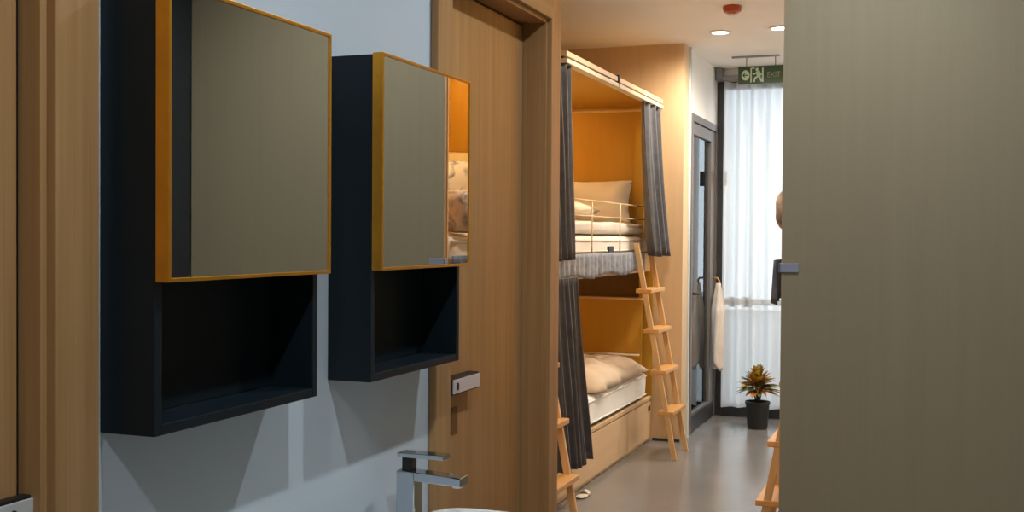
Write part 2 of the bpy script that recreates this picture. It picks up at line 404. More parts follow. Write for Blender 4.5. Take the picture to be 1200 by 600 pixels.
# ------------------------------------------------------------------ mirror cabinets
def mirror_cabinet(y0, y1, label):
    r = thing('mirror_cabinet', label, 'cabinet', (WL, (y0 + y1) / 2, 1.153), 'mirror cabinets above the basins')
    xb, xf = WL, -1.024
    z0, zs, z1 = 1.153, 1.372, 1.792
    a, b, t = y0, y1 - .005, 0.016
    boxes('carcass', 'navy', r,
          (xb, xf, a, a + t, z0, z1), (xb, xf, b - t, b, z0, z1), (xb, xf, a + t, b - t, z1 - t, z1),
          (xb, xb + .012, a + t, b - t, z0 + t, z1 - t), bevel=0.0015)
    boxes('shelf', 'navy', r, (xb + .012, xf - .002, a + t, b - t, zs - .002, zs + .014))
    boxes('bottom_board', 'navy', r, (xb, xf, a + t, b - t, z0, z0 + t), bevel=.0015)
    # mirror door: gold rim with the glass let in
    g = 0.006
    d0, d1 = y0, y1
    fr = boxes('mirror_door_frame', 'gold', r,
          (xf + .001, -1.0, d0, d0 + g, zs, z1 + .003), (xf + .001, -1.0, d1 - g, d1, zs, z1 + .003),
          (xf + .001, -1.0, d0 + g, d1 - g, zs, zs + g), (xf + .001, -1.0, d0 + g, d1 - g, z1 + .003 - g, z1 + .003),
          (xf + .001, xf + .006, d0 + g, d1 - g, zs + g, z1 + .003 - g), bevel=.0008)
    boxes('mirror_glass', 'mirror', r, (xf + .006, -1.0025, d0 + g, d1 - g, zs + g, z1 + .003 - g))
    return r
mirror_cabinet(1.278, 1.724, 'dark navy cabinet with gold framed mirror door, the nearer and larger looking one')
mirror_cabinet(1.919, 2.354, 'dark navy cabinet with gold framed mirror door, beside the oak door with silver plate')

# ------------------------------------------------------------------ washstand
r = thing('vanity_unit', 'washstand with pale worktop along the wall under the mirror cabinets', 'washstand', (-.87, 1.82, 0))
boxes('worktop', 'counter', r, (WL + .001, -0.62, 1.27, 2.372, 0.68, 0.715), bev=.004)
boxes('carcass', 'oak', r, (WL + .001, -0.66, 1.29, 2.35, 0.08, 0.68), (WL + .04, -.70, 1.31, 2.33, 0, .08))
for a, b in ((1.295, 1.817), (1.823, 2.345)):
    d = boxes('door', 'oak', r, (-.66, -.642, a, b, .09, .672), bev=.002)
    boxes('handle', 'black', d, (-.642, -.632, (a + b) / 2 - .06, (a + b) / 2 + .06, .62, .63), bev=.001)
def basin(cx, cy, z0, z1):
    bm = bmesh.new()
    a, b = .145, .16
    def ring(s, z, n=40):
        out = []
        for k in range(n):
            th = 2 * PI * k / n
            c, s_ = math.cos(th), math.sin(th)
            q = (abs(c) ** 4 + abs(s_) ** 4) ** -.25
            out.append(bm.verts.new((cx + a * s * c * q, cy + b * s * s_ * q, z)))
        return out
    R = [ring(.82, z0), ring(.95, z0 + .03), ring(1.0, z1 - .01), ring(.99, z1), ring(.94, z1), ring(.92, z1 - .01), ring(.86, z0 + .05), ring(.6, z0 + .025), ring(.1, z0 + .02)]
    for A, B in zip(R, R[1:]):
        for k in range(40): bm.faces.new((A[k], A[(k + 1) % 40], B[(k + 1) % 40], B[k]))
    bm.faces.new(R[0][::-1]); bm.faces.new(R[-1])
    return bm
t = obj('wash_basin', basin(-.865, 2.06, .715, .848), 'ceramic', None, smooth=True)
tag(t, 'white ceramic basin with its rim just showing below the faucet spout', 'basin')
fx, fy = -1.045, 2.135
r = thing('faucet', 'square chrome mixer tap against the wall under the second mirror cabinet', 'faucet', (fx, fy, .715))
boxes('body', 'chrome', r, (fx - .021, fx + .021, fy - .021, fy + .021, .715, .938), bev=.002)
bm = bmesh.new(); box(bm, fx - .021, fx + .128, fy - .020, fy + .020, .921, .940, bev=.002)
for v in bm.verts:
    if v.co.x > fx + .05: v.co.z -= .006
obj('spout', bm, 'chrome', r)
boxes('cartridge', 'black', r, (fx - .012, fx + .012, fy - .012, fy + .012, .938, .968), bev=.002)
boxes('lever', 'chrome', r, (fx - .021, fx + .088, fy - .018, fy + .018, .968, .978), bev=.002)
bm = bmesh.new(); lathe(bm, fx + .112, fy, [(0, .910), (.010, .910), (.011, .917), (0, .917)], 16)
obj('aerator', bm, 'steel', r)

# ------------------------------------------------------------------ slate cupboard right of the partition (seen in the first mirror)
r = thing('cupboard', 'tall slate cupboard beside the olive partition, seen in the first mirror', 'cupboard', (0.95, 3.3, 0))
boxes('carcass', 'locker', r, (.601, 1.285, 3.20, 3.458, 0, 2.72), bev=.003)
for k, (a, b) in enumerate(((.604, .845), (.851, 1.06), (1.066, 1.28))):
    for z0, z1 in ((.06, .80), (.806, 1.39), (1.396, 1.74), (1.746, 2.06), (2.22, 2.70)):
        d = boxes('door', 'locker', r, (a, b, 3.182, 3.20, z0, z1), bev=.002)
    boxes('pale_panel', 'locker_pale', r, (a, b, 3.186, 3.20, 2.075, 2.214), bev=.002)

# ------------------------------------------------------------------ bunks
def bunk(y0, y1, side, label, split, front, back, g0=.05, ep=.035, lamp='led'):
    """two storey sleeping cabin; side -1 stands left of the aisle, +1 right; front/back are x"""
    s = -side                                   # towards the aisle
    X = lambda d: front + side * d              # d metres in from the front
    def B(d0, d1, ya, yb, za, zb):
        a, b = X(d0), X(d1)
        return (min(a, b), max(a, b), ya, yb, za, zb)
    depth = abs(back - front)
    r = thing('bunk_bed', label, 'bunk bed', ((front + back) / 2, (y0 + y1) / 2, 0), 'two storey sleeping cabins')
    boxes('base', 'bunk_flat', r, B(.02, depth, y0 + .03, y1, 0, .30), B(.0, .03, y0, y1, .295, .318), bev=.002)
    ys = [y0 + .05, split, y1 - .03]
    for a, b in zip(ys, ys[1:]):
        d = boxes('drawer', 'bunk_flat', r, B(.0, .02, a + .008, b - .008, .030, .286), bev=.002)
        if b == ys[-1]: boxes('drawer_pull', 'black', d, B(-.006, .0, b - .085, b - .040, .222, .256), bev=.001)
    boxes('upper_deck', 'bunk_flat', r, B(.02, depth, y0, y1, 1.20, 1.325), bev=.003)
    boxes('back_panel', 'amber', r, B(depth - .02, depth, y0, y1, .30, 2.36))
    boxes('end_panel', 'bunk', r, B(.0, depth - .02, y0 - ep, y0, 0, 2.36), bev=.002)
    boxes('end_panel', 'amber', r, B(.0, depth - .02, y1 - .012, y1, .30, 2.36), bev=.002)
    boxes('roof', 'amber_flat', r, B(-.02, depth, y0 - ep, y1, 2.366, 2.392))
    # beam in two halves, dark joint between them, cream curtain track below
    ym = y0 + (y1 - y0) * .44
    for a, b in ((y0 - ep + .005, ym - .012), (ym + .012, y1 - .07)):
        boxes('top_beam', 'bunk_flat', r, B(-.075, -.045, a, b, 2.374, 2.402), bev=.002)
        boxes('curtain_track', 'rail_cream', r, B(-.080, -.030, a, b, 2.338, 2.362), bev=.003)
    boxes('track_gap', 'alu_dark', r, B(-.058, -.02, y0 - ep + .005, y1 - .08, 2.362, 2.374))
    boxes('beam_joint', 'alu_dark', r, B(-.084, -.04, ym - .012, ym + .012, 2.366, 2.412), bev=.002)
    boxes('roof_bright_line', 'rail_gold', r, B(.04, depth - .02, y1 - .026, y1 - .012, 2.332, 2.346))  # bar added to draw the bright line where roof meets end panel
    # headboard with an open niche above it
    boxes('headboard', 'amber', r, B(.06, depth - .02, y1 - .09, y1 - .065, .30, 1.0), bev=.003)
    boxes('niche_shelf', 'bunk_flat', r, B(.06, depth - .02, y1 - .105, y1 - .012, 1.0, 1.014), bev=.002)
    for d in (.06, .60): boxes('niche_side', 'amber', r, B(d, d + .02, y1 - .09, y1 - .012, 1.014, 1.20))
    boxes('niche_shade_back', 'patch', r, B(.08, .60, y1 - .018, y1 - .0125, 1.014, 1.20))  # coloured dark for the shade inside the unlit niche
    bm = bmesh.new()
    tube(bm, [(X(.06), y1 - .14, .615), (X(depth - .06), y1 - .14, .615)], .008, 8)
    for d in (.08, .42, .78): tube(bm, [(X(d), y1 - .14, .615), (X(d), y1 - .092, .615)], .006, 8)
    obj('head_rail', bm, 'rail_cream', r, smooth=True)
    # slim guard rail of the upper berth
    bm = bmesh.new()
    xr = X(-.005)
    for z in (1.65, 1.56): tube(bm, [(xr, y0 + g0, z), (xr, y1 - .30, z)], .0045, 8)
    for y in (y0 + g0, y0 + .68, y0 + 1.29, y1 - .30): tube(bm, [(xr, y, 1.30), (xr, y, 1.65)], .0045, 8)
    obj('guard_rail', bm, 'rail_gold', r, smooth=True)
    # warm light strips under roof and upper deck, along the back
    boxes('light_strip', lamp, r, B(depth - .06, depth - .03, y0 + .1, y1 - .2, 2.335, 2.352))
    boxes('light_strip', 'led_low', r, B(depth - .06, depth - .03, y0 + .1, y1 - .5, 1.165, 1.185))
    return r

N0, N1, F0, F1 = 3.345, 5.42, 5.49, 7.698
R0, R1 = 3.492, 5.60
bunk(F0, F1, -1, 'pale wood two storey bunk lit orange inside, at the end of the left row', 7.045, BL, DL + .002)
bunk(N0, N1, -1, 'pale wood bunk nearer the camera on the left, hidden behind the oak door frame', 4.80, BL, DL + .002)
bunk(R0, R1, +1, 'pale wood bunk right of the aisle, behind the olive partition', 4.98, BR, DR - .002, .36, .010, 'led_bright')

# mattresses
def mattress(name, x0, x1, y0, y1, z0, z1, mat, label, group, tagpos=None):
    o = obj(name, soft_box(x0, x1, y0, y1, z0, z1, .045, .006, 5, y0, 18), mat, None, smooth=True, loc=((x0 + x1) / 2, (y0 + y1) / 2, z0))
    tag(o, label, 'mattress', group)
    bm = bmesh.new()
    xf = x1 if x1 < -1 else x0
    q = .006 if x1 < -1 else -.006
    for z in (z0 + .03, z1 - .03): tube(bm, [(xf - q * .2, y0 + .05, z), (xf + q * .3, (y0 + y1) / 2, z), (xf - q * .2, y1 - .05, z)], .006, 6)
    obj('piping', bm, mat, o, smooth=True)
    if tagpos: boxes('care_tag', 'black', o, tagpos)
    return o
mattress('mattress', DL + .05, BL - .015, F0 + .02, F1 - .03, 1.326, 1.45, 'linen', 'cream mattress on the upper berth of the far left bunk', 'bunk mattresses',
         (BL - .016, BL - .001, 6.56, 6.66, 1.350, 1.384))
mattress('mattress', DL + .05, BL - .01, F0 + .02, F1 - .095, .318, .505, 'sheet', 'white sheeted mattress on the lower berth of the far left bunk', 'bunk mattresses')
mattress('mattress', DL + .05, BL - .015, N0 + .02, N1 - .03, 1.326, 1.45, 'linen', 'cream upper mattress of the hidden left bunk behind the oak door frame', 'bunk mattresses')
mattress('mattress', DL + .05, BL - .01, N0 + .02, N1 - .15, .318, .505, 'sheet', 'white lower mattress of the hidden left bunk behind the oak door frame', 'bunk mattresses')
mattress('mattress', BR + .015, DR - .05, R0 + .02, R1 - .03, 1.326, 1.45, 'linen', 'cream upper mattress of the bunk behind the olive partition', 'bunk mattresses')
mattress('mattress', BR + .01, DR - .05, R0 + .02, R1 - .15, .318, .505, 'sheet', 'white lower mattress of the bunk behind the olive partition', 'bunk mattresses')

def lean(cx, cy, cz, tilt, yaw=0.0):
    """matrix for a cushion standing on its long edge and leaning back towards +y"""
    return Matrix.Translation((cx, cy, cz)) @ Matrix.Rotation(yaw, 4, 'Z') @ Matrix.Rotation(PI / 2 - tilt, 4, 'X')
# far left bunk, upper berth
t = obj('pillow', pillow_bm(lean(-2.345, 7.535, 1.690, .22), .37, .155, .075, 3), 'linen', None, smooth=True)
tag(t, 'plump cream pillow leaning upright at the head of the upper far left berth', 'pillow', 'bed pillows')
t = obj('folded_duvet', soft_box(-2.62, -1.885, 5.85, 7.60, 1.458, 1.532, .035, .011, 5, 1.0, 20), 'linen', None, smooth=True)
tag(t, 'cream folded duvet lying flat on the upper far left berth', 'duvet')
t = obj('pillow', pillow_bm(Matrix.Translation((-2.38, 7.00, 1.615)) @ Matrix.Rotation(.15, 4, 'Z'), .30, .20, .065, 9), 'linen', None, smooth=True)
tag(t, 'low cream pillow lying flat on the folded duvet, upper far left berth', 'pillow', 'bed pillows')
# far left bunk, lower berth
def crumple(x0, x1, y0, y1, z, h, seed):
    bm = bmesh.new()
    def f(u, v):
        x, y = x0 + (x1 - x0) * u, y0 + (y1 - y0) * v
        e = (1 - abs(2 * u - 1) ** 4) ** .5 * (1 - abs(2 * v - 1) ** 4) ** .5
        w = noise.noise(Vector((x * 5 + seed, y * 3.5, seed))) * .030 + abs(noise.noise(Vector((x * 9, y * 6 + seed, 2)))) * .030
        xx = x + .035 * noise.noise(Vector((y * 6, seed, 1))) * abs(2 * u - 1)
        yy = y + .05 * noise.noise(Vector((x * 6, seed, 5))) * abs(2 * v - 1)
        return Vector((xx, yy, z + e * (h + w)))
    grid(bm, 40, 40, f)
    def g(u, v):
        p = f(u, v); return Vector((p.x, p.y, z))
    grid(bm, 40, 40, g)
    bmesh.ops.remove_doubles(bm, verts=bm.verts[:], dist=.0008)
    return bm
t = obj('rumpled_duvet', crumple(-2.68, -1.850, 6.32, 7.56, .514, .125, 4), 'linen_lamplit', None, smooth=True)
tag(t, 'rumpled duvet, lamplight painted into its tan colour, pushed to the head of the lower far left berth', 'duvet')
t = obj('sheet', crumple(-2.60, -1.90, 5.55, 6.24, .512, .022, 11), 'sheet', None, smooth=True)
tag(t, 'white bed sheet spread flat on the lower far left berth', 'sheet')
# right bunk, upper berth, seen in the second mirror
t = obj('pillow', pillow_bm(lean(0.16, 5.40, 1.685, .22), .34, .215, .085, 5), 'linen', None, smooth=True)
tag(t, 'cream pillow standing upright in the second mirror, on the bunk behind the partition', 'pillow', 'bed pillows')
t = obj('folded_duvet', soft_box(-.32, .50, 4.40, 5.18, 1.472, 1.76, .11, .035, 4.5, 6.0, 22), 'floral', None, smooth=True)
tag(t, 'patterned grey and brown duvet heaped up, seen in the second mirror', 'duvet')
t = obj('blanket', soft_box(-.478, -.30, 3.60, 3.79, 1.457, 1.605, .05, .007, 9, 2.0, 14), 'floral_peach', None, smooth=True)
tag(t, 'peach patterned blanket end peeking out past the left edge of the olive partition', 'blanket')

# ladders
def ladder(ya, yb, side, front, label, foot=.305, slope=.19, dz=0.0):
    s = -side
    X = lambda z: front + s * (foot - slope * z)
    r = thing('bunk_ladder', label, 'ladder', (X(0), (ya + yb) / 2, 0), 'pine bunk ladders')
    for y in (ya, yb):
        bm = bmesh.new(); bar(bm, (X(0), y, 0), (X(1.40), y, 1.40), .034, .022)
        obj('rail', bm, 'ladder', r)
    for z in (.30 + dz, .565 + dz, .83 + dz, 1.09 + dz):
        x = X(z)
        a, b = sorted((x - s * .055, x + s * .05))
        boxes('tread', 'tread', r, (a, b, ya - .018, yb + .018, z - .013, z + .013), bev=.004)
    return r
ladder(7.06, 7.41, -1, BL, 'pine bunk ladder standing against the far left bunk, left of the exit door')
ladder(4.66, 5.0, -1, BL, 'pine bunk ladder cut off by the oak door frame, beside the long charcoal curtain')
ladder(4.99, 5.33, +1, BR, 'pine bunk ladder at the lower left edge of the olive partition', .29, .185, -.035)

# cloth valances along the upper decks
def valance(y0, y1, x, z0, z1, mat, label, s, drop=0.0):
    bm = bmesh.new()
    def f(u, v):
        y = y0 + (y1 - y0) * u
        amp = .008 * (1 - v) + .003
        return Vector((x + s * (amp * math.sin(y * 70) + .004 * math.sin(y * 23) + .004), y, z0 + (z1 - z0) * v + (1 - v) * .012 * math.sin(y * 9) - drop * (1 - v) * max(0, .8 - u)))
    grid(bm, int((y1 - y0) * 110), 6, f)
    o = obj('valance', bm, mat, None, smooth=True, solid=.004)
    return tag(o, label, 'valance', 'cloth valances')
valance(F0 - .02, 7.36, BL + .018, 1.212, 1.345, 'valance', 'pale grey cloth valance hung below the upper far left berth', 1)
valance(N0, N1 - .02, BL + .018, 1.212, 1.345, 'valance', 'pale grey cloth valance of the hidden left bunk', 1)
valance(R0 - .008, R1 - .64, BR - .022, 1.235, 1.372, 'dark_valance', 'dark slate cloth valance hanging out past the olive partition edge', -1)
bm = bmesh.new(); box(bm, -.444, -.385, 3.4545, 3.4595, 1.336, 1.364, bev=.0015); box(bm, -.4445, -.4385, 3.4545, 3.478, 1.336, 1.364, bev=.0015)
t = obj('strap', bm, 'sky_blue', None)
tag(t, 'pale blue strap end folded round the left edge of the olive partition', 'strap')

# bunched charcoal curtains
def curtain(y0, y1, z0, z1, x, label, folds, flare=0.0, shift=0.0, amp=.035, sgn=1, widen=0.0):
    bm = bmesh.new()
    ph = random.random() * 6
    def f(u, v):
        d = 1 - v                                   # 0 at top
        yc = (y0 + y1) / 2; w = (y1 - y0) / 2
        y = yc + (2 * u - 1) * w * (1 + widen * d) + shift * d
        a = amp * (.65 + .5 * d)
        xx = x + sgn * (a * math.sin(u * folds * 2 * PI + ph) + .3 * a * math.sin(u * folds * 4.6 * PI + ph * 2 + d * 1.5) + flare * d ** 1.5)
        yy = y + .012 * math.cos(u * folds * 2 * PI + ph) + .006 * math.sin(d * 7 + u * 9)
        return Vector((xx, yy, z0 + (z1 - z0) * v + .010 * (1 - v) * math.sin(u * 11 + ph)))
    grid(bm, int(folds * 16), 22, f)
    o = obj('curtain', bm, 'curtain', None, smooth=True, solid=.005)
    return tag(o, label, 'curtain', 'charcoal bunk curtains')
curtain(7.14, 7.63, 1.322, 2.338, BL + .052, 'charcoal curtain bunched at the far end of the upper left berth, above the ladder', 3.5, flare=.075, shift=-.02, amp=.028)
curtain(5.16, 5.56, 1.325, 2.338, BL + .050, 'charcoal curtain hanging beside the oak door frame, above the pale grey valance', 4, flare=.015, shift=.06, amp=.025)
curtain(5.22, 5.62, .225, 1.225, BL + .080, 'long charcoal curtain hanging beside the oak door frame, below the pale grey valance', 5, flare=.02, shift=.15, amp=.03, widen=.15)

# slipper at the foot of the bunk
bm = soft_box(-1.834, -1.775, 5.80, 5.95, 0.0, .016, .028, .0, 1, 0, 8)
r = thing('slipper', 'cream slipper lying on the floor beside the near left ladder', 'slipper', (-1.805, 5.875, 0))
obj('sole', bm, 'slipper', r, smooth=True)
bm = bmesh.new()
grid(bm, 12, 8, lambda u, v: Vector((-1.833 + .057 * u, 5.875 + .06 * v, .013 + .022 * math.sin(PI * u) * (1 - .5 * v))))
obj('strap', bm, 'slipper', r, smooth=True, solid=.004)

# ------------------------------------------------------------------ exit door
r = thing('door_3', 'dark grey aluminium glass exit door beside the tan wall', 'door', (EX, (E0 + E1) / 2, 0)); r['kind'] = 'structure'
xa, xb = EX - .08, EX + .012
boxes('frame', 'alu', r, (xa, xb, E0, E0 + .05, 0, EH), (xa, xb, E1 - .05, E1, 0, EH), (xa, xb, E0 + .05, E1 - .05, EH - .055, EH), bev=.003)
la, lb, lt = E0 + .055, E1 - .055, EH - .06
s = .085
boxes('leaf_frame', 'alu', r, (EX - .05, EX, la, la + .03, .01, lt), (EX - .05, EX, lb - .16, lb, .01, lt), (EX - .05, EX, la + .03, lb - .16, lt - s, lt), (EX - .05, EX, la + .03, lb - .16, .01, .14), bev=.003)
boxes('pane', 'door_glass', r, (EX - .03, EX - .022, la + .03, lb - .16, .14, lt - s))
boxes('kick_plate', 'alu_dark', r, (EX, EX + .004, la, lb, .012, .125))
h = boxes('handle_plate', 'black', r, (EX, EX + .012, la - .008, la + .030, .90, 1.22), bev=.002)
bm = bmesh.new(); tube(bm, [(EX + .012, la + .012, 1.03), (EX + .05, la + .012, 1.03), (EX + .055, la + .05, 1.03), (EX + .055, la + .14, 1.03)], .009, 10)
obj('lever', bm, 'black', h, smooth=True)

# ------------------------------------------------------------------ window, sheer curtain
r = thing('window_1', 'floor to ceiling window with dark frame behind the sheer curtain', 'window', ((W0 + W1) / 2, YF + .05, 0)); r['kind'] = 'structure'
boxes('frame', 'alu_dark', r, (W0, W0 + .055, YF + .0, YF + .08, 0, WH), (W1 - .05, W1, YF, YF + .08, 0, WH), (W0 + .055, W1 - .05, YF, YF + .08, 0, .10), (W0 + .055, W1 - .05, YF, YF + .08, WH - .06, WH), bev=.003)
boxes('mullion', 'grey_metal', r, (-.62, -.57, YF + .01, YF + .07, .10, WH - .06))
boxes('transom', 'grey_metal', r, (W0 + .055, -.62, YF + .01, YF + .07, .90, .95), (-.57, W1 - .05, YF + .01, YF + .07, .90, .95))
boxes('pane', 'glass', r, (W0 + .055, -.62, YF + .035, YF + .043, .10, .90), (W0 + .055, -.62, YF + .035, YF + .043, .95, WH - .06),
      (-.57, W1 - .05, YF + .035, YF + .043, .10, .90), (-.57, W1 - .05, YF + .035, YF + .043, .95, WH - .06))
h = boxes('window_handle', 'grey_metal', r, (-1.55, -1.50, YF - .012, YF + .01, .885, .965), bev=.003)
boxes('window_handle', 'grey_metal', r, (-1.44, -1.37, YF - .012, YF + .01, .885, .965), bev=.003)
t = boxes('window_latch', 'alu_dark', r, (W0 + .04, W0 + .085, YF - .03, YF, 1.86, 1.98), bev=.004)

bm = bmesh.new()
def voile(u, v):
    x = -1.585 + 1.95 * u
    return Vector((x, YF - .075 + .030 * math.sin(x * 44 + 1.2 * math.sin(x * 9)) + .012 * math.sin(x * 21 + v * 1.4) , .085 + 2.60 * v))
grid(bm, 320, 12, voile)
t = obj('sheer_curtain', bm, 'sheer', None, smooth=True)
tag(t, 'white sheer curtain hanging in folds before the far window', 'curtain')
r = thing('curtain_track', 'grey curtain rail along the ceiling above the sheer curtain', 'curtain rail', (-.6, YF - .07, 2.70))
boxes('rail', 'grey_metal', r, (-1.60, .39, YF - .10, YF - .03, 2.70, 2.735), bev=.003)
boxes('end_cap', 'locker_pale', r, (-1.652, -1.60, YF - .13, YF - .005, 2.700, 2.795), bev=.004)

# towel on a hook between exit door and window
r = thing('towel', 'cream towel hanging in a narrow bundle between exit door and window', 'towel', (EX, 8.84, .42))
bm = bmesh.new()
def towel(u, v):
    th = 2 * PI * u; d = 1 - v
    rad = (.016 + .040 * min(1, d * 3.0) * (1 - .25 * d)) * (1 + .18 * math.sin(th * 4 + d * 3))
    return Vector((EX + .058 + rad * .85 * math.cos(th), 8.82 + rad * 1.1 * math.sin(th), .42 + .66 * v + .035 * (1 - v) * math.sin(th * 2)))
grid(bm, 40, 24, towel)
obj('cloth', bm, 'towel', r, smooth=True, solid=.004)
bm = bmesh.new(); tube(bm, [(EX + .012, 8.82, 1.12), (EX + .05, 8.82, 1.12), (EX + .062, 8.82, 1.10), (EX + .058, 8.82, 1.06)], .009, 10)
obj('hook', bm, 'hook', r, smooth=True)

# ------------------------------------------------------------------ plant
px, py = -1.238, 8.50
r = thing('potted_plant', 'croton with orange and yellow leaves in a black pot by the window', 'plant', (px, py, 0))
bm = bmesh.new(); lathe(bm, px, py, [(0, .002), (.072, .002), (.075, .008), (.088, .185), (.094, .187), (.094, .205), (.086, .205), (.084, .18), (0, .18)], 36)
obj('pot', bm, 'pot', r, smooth=False)
bm = bmesh.new(); lathe(bm, px, py, [(0, .176), (.083, .176), (.083, .182), (.05, .190), (0, .192)], 24)
obj('soil', bm, 'soil', r, smooth=True)
bm = bmesh.new()
tube(bm, [(px, py, .18), (px + .004, py, .27), (px, py, .40)], .011, 8, .006)
for k in range(4):
    a = k * 1.6 + .4
    tube(bm, [(px + .01 * math.cos(a), py + .01 * math.sin(a), .19), (px + .03 * math.cos(a), py + .03 * math.sin(a), .28), (px + .055 * math.cos(a), py + .055 * math.sin(a), .36)], .007, 7, .004)
obj('stem', bm, 'stem', r, smooth=True)
bm = bmesh.new()
rng = random.Random(3)
def leaf(base, az, el, L, W, mi):
    d = Vector((math.cos(az) * math.cos(el), math.sin(az) * math.cos(el), math.sin(el)))
    side = d.cross(Vector((0, 0, 1))).normalized(); up = side.cross(d)
    n = 6; row = []
    for i in range(n + 1):
        t_ = i / n
        w = W * math.sin(PI * min(1, t_ * .93 + .07)) ** .8 if i < n else 0.0005
        c = base + d * L * t_ - Vector((0, 0, 1)) * L * .14 * t_ * t_
        row.append([bm.verts.new(c + side * w + up * w * .35), bm.verts.new(c), bm.verts.new(c - side * w + up * w * .35)])
    for A, B in zip(row, row[1:]):
        for k in (0, 1):
            f = bm.faces.new((A[k], A[k + 1], B[k + 1], B[k])); f.material_index = mi; f.smooth = True
for k in range(140):
    tier = k / 140
    az = k * 2.39996 + rng.uniform(-.2, .2)
    el = -.12 + 1.45 * tier ** 1.1 + rng.uniform(-.12, .12)
    z = .285 + .09 * tier + rng.uniform(-.01, .01)
    rad = .035 * (1 - tier)
    base = Vector((px + rad * math.cos(az), py + rad * math.sin(az), z))
    L = rng.uniform(.115, .165) * (1 - .18 * tier)
    mi = rng.choices((0, 1, 2), weights=((1 + 2 * tier), 2.6, 2.2 * (1.1 - tier) + .3))[0]
    leaf(base, az, el, L, rng.uniform(.016, .025), mi)
obj('foliage', bm, ['leaf_yellow', 'leaf_orange', 'leaf_green'], r)

# ------------------------------------------------------------------ ceiling fittings
def downlight(x, y, lens, label, rad=.055):
    r = thing('downlight', label, 'ceiling light', (x, y, CEIL - .012), 'recessed ceiling downlights')
    bm = bmesh.new(); lathe(bm, x, y, [(rad, CEIL - .001), (rad + .014, CEIL - .001), (rad + .012, CEIL - .008), (rad, CEIL - .010)], 32)
    for A in (1,): pass
    obj('trim_ring', bm, 'white_plastic', r, smooth=True)
    bm = bmesh.new(); lathe(bm, x, y, [(0, CEIL - .006), (rad, CEIL - .006), (rad, CEIL - .002), (0, CEIL - .002)], 32)
    obj('lens', bm, lens, r)
    return r
def spot(x, y, w, col, size=150, rad=.03):
    l = bpy.data.lights.new('downlight_beam', 'SPOT'); l.energy = w; l.color = col
    l.spot_size = math.radians(size); l.spot_blend = 0.8; l.shadow_soft_size = rad
    o = bpy.data.objects.new('downlight_beam', l); C.objects.link(o); o.location = (x, y, CEIL - .03)
COOL = (.86, .93, 1.0); WARM = (1.0, .90, .76)
for (x, y, lens, label) in ((-1.15, 3.9, 'lamp_on', 'unseen round downlight added for dormitory light, just past the olive partition'),  # unseen lamp added to raise the light in the dormitory
                            (-1.15, 5.6, 'lamp_on', 'unseen round downlight added for dormitory light, above the middle of the aisle'),  # another unseen lamp, added for more light over the aisle
                            (-1.339, 7.343, 'lamp_on', 'glowing round downlight nearer the left bunk, below the red brown detector'),
                            (-.95, 7.318, 'lamp_on', 'glowing round downlight touching the edge of the olive partition'),
                            (-.20, -.15, 'lamp_cool', 'cool downlight behind the camera'),
                            (-.50, 8.25, 'lamp_on', 'unseen round downlight added to brighten the window end, behind the olive partition'),  # hidden lamp added to brighten exit wall, sheer curtain and floor
                            (-.20, 1.2, 'lamp_cool', 'cool downlight over the first mirror cabinet'),
                            (-.20, 2.7, 'lamp_cool', 'cool downlight just before the olive partition')):
    downlight(x, y, lens, label)
    if lens == 'lamp_on': spot(x, y, 100 if y > 8 else 63, WARM, 172)
    else: spot(x, y, 51, COOL, 157)
r = thing('smoke_detector', 'small red brown detector on the ceiling above the aisle', 'detector', (-1.127, 6.56, 2.75))
bm = bmesh.new(); lathe(bm, -1.127, 6.56, [(0, 2.80), (.052, 2.80), (.054, 2.785), (.050, 2.766), (.036, 2.758), (0, 2.757)], 32)
obj('housing', bm, 'red', r, smooth=False)
bm = bmesh.new(); lathe(bm, -1.127, 6.56, [(0, 2.758), (.024, 2.758), (.021, 2.748), (0, 2.744)], 24)
obj('lens', bm, 'lens', r, smooth=True)

# exit sign hung from a bar on the ceiling
sx0, sx1, sz0, sz1, sy = -1.392, -1.060, 2.590, 2.722, 8.40
r = thing('exit_sign', 'green exit sign with arrow, running figure and pale lettering', 'sign', ((sx0 + sx1) / 2, sy, sz0))
boxes('board', 'sign_green', r, (sx0, sx1, sy - .012, sy + .012, sz0, sz1), bev=.002)
for x in (sx0 + .06, sx1 - .06):
    bm = bmesh.new(); tube(bm, [(x, sy, sz1), (x, sy, CEIL - .012)], .004, 8)
    obj('hanger', bm, 'grey_metal', r, smooth=True)
boxes('ceiling_bar', 'grey_metal', r, (sx0 - .05, sx1 - .03, sy - .015, sy + .015, CEIL - .012, CEIL), bev=.002)
yf = sy - .0135
def disc(bm, cx, cz, rx, rz, n=28):
    vs = [bm.verts.new((cx + rx * math.cos(2 * PI * k / n), yf, cz + rz * math.sin(2 * PI * k / n))) for k in range(n)]
    f = bm.faces.new(vs); e = bmesh.ops.extrude_face_region(bm, geom=[f])
    for v in e['geom']:
        if isinstance(v, bmesh.types.BMVert): v.co.y += .003
def stroke(bm, a, b, w):
    a, b = Vector((a[0], yf, a[1])), Vector((b[0], yf, b[1]))
    d = (b - a).normalized(); n = Vector((-d.z, 0, d.x)) * w / 2
    vs = [bm.verts.new(p) for p in (a + n, b + n, b - n, a - n)]
    f = bm.faces.new(vs); e = bmesh.ops.extrude_face_region(bm, geom=[f])
    for v in e['geom']:
        if isinstance(v, bmesh.types.BMVert): v.co.y += .003
zc = (sz0 + sz1) / 2
bm = bmesh.new(); disc(bm, sx0 + .055, zc, .030, .038)
d = obj('arrow_disc', bm, 'sign_white', r)
yf -= .002
bm = bmesh.new(); stroke(bm, (sx0 + .038, zc), (sx0 + .072, zc), .008); stroke(bm, (sx0 + .036, zc), (sx0 + .052, zc + .016), .007); stroke(bm, (sx0 + .036, zc), (sx0 + .052, zc - .016), .007)
obj('arrow', bm, 'sign_green', d)
yf += .002
cx = sx0 + .142
bm = bmesh.new()
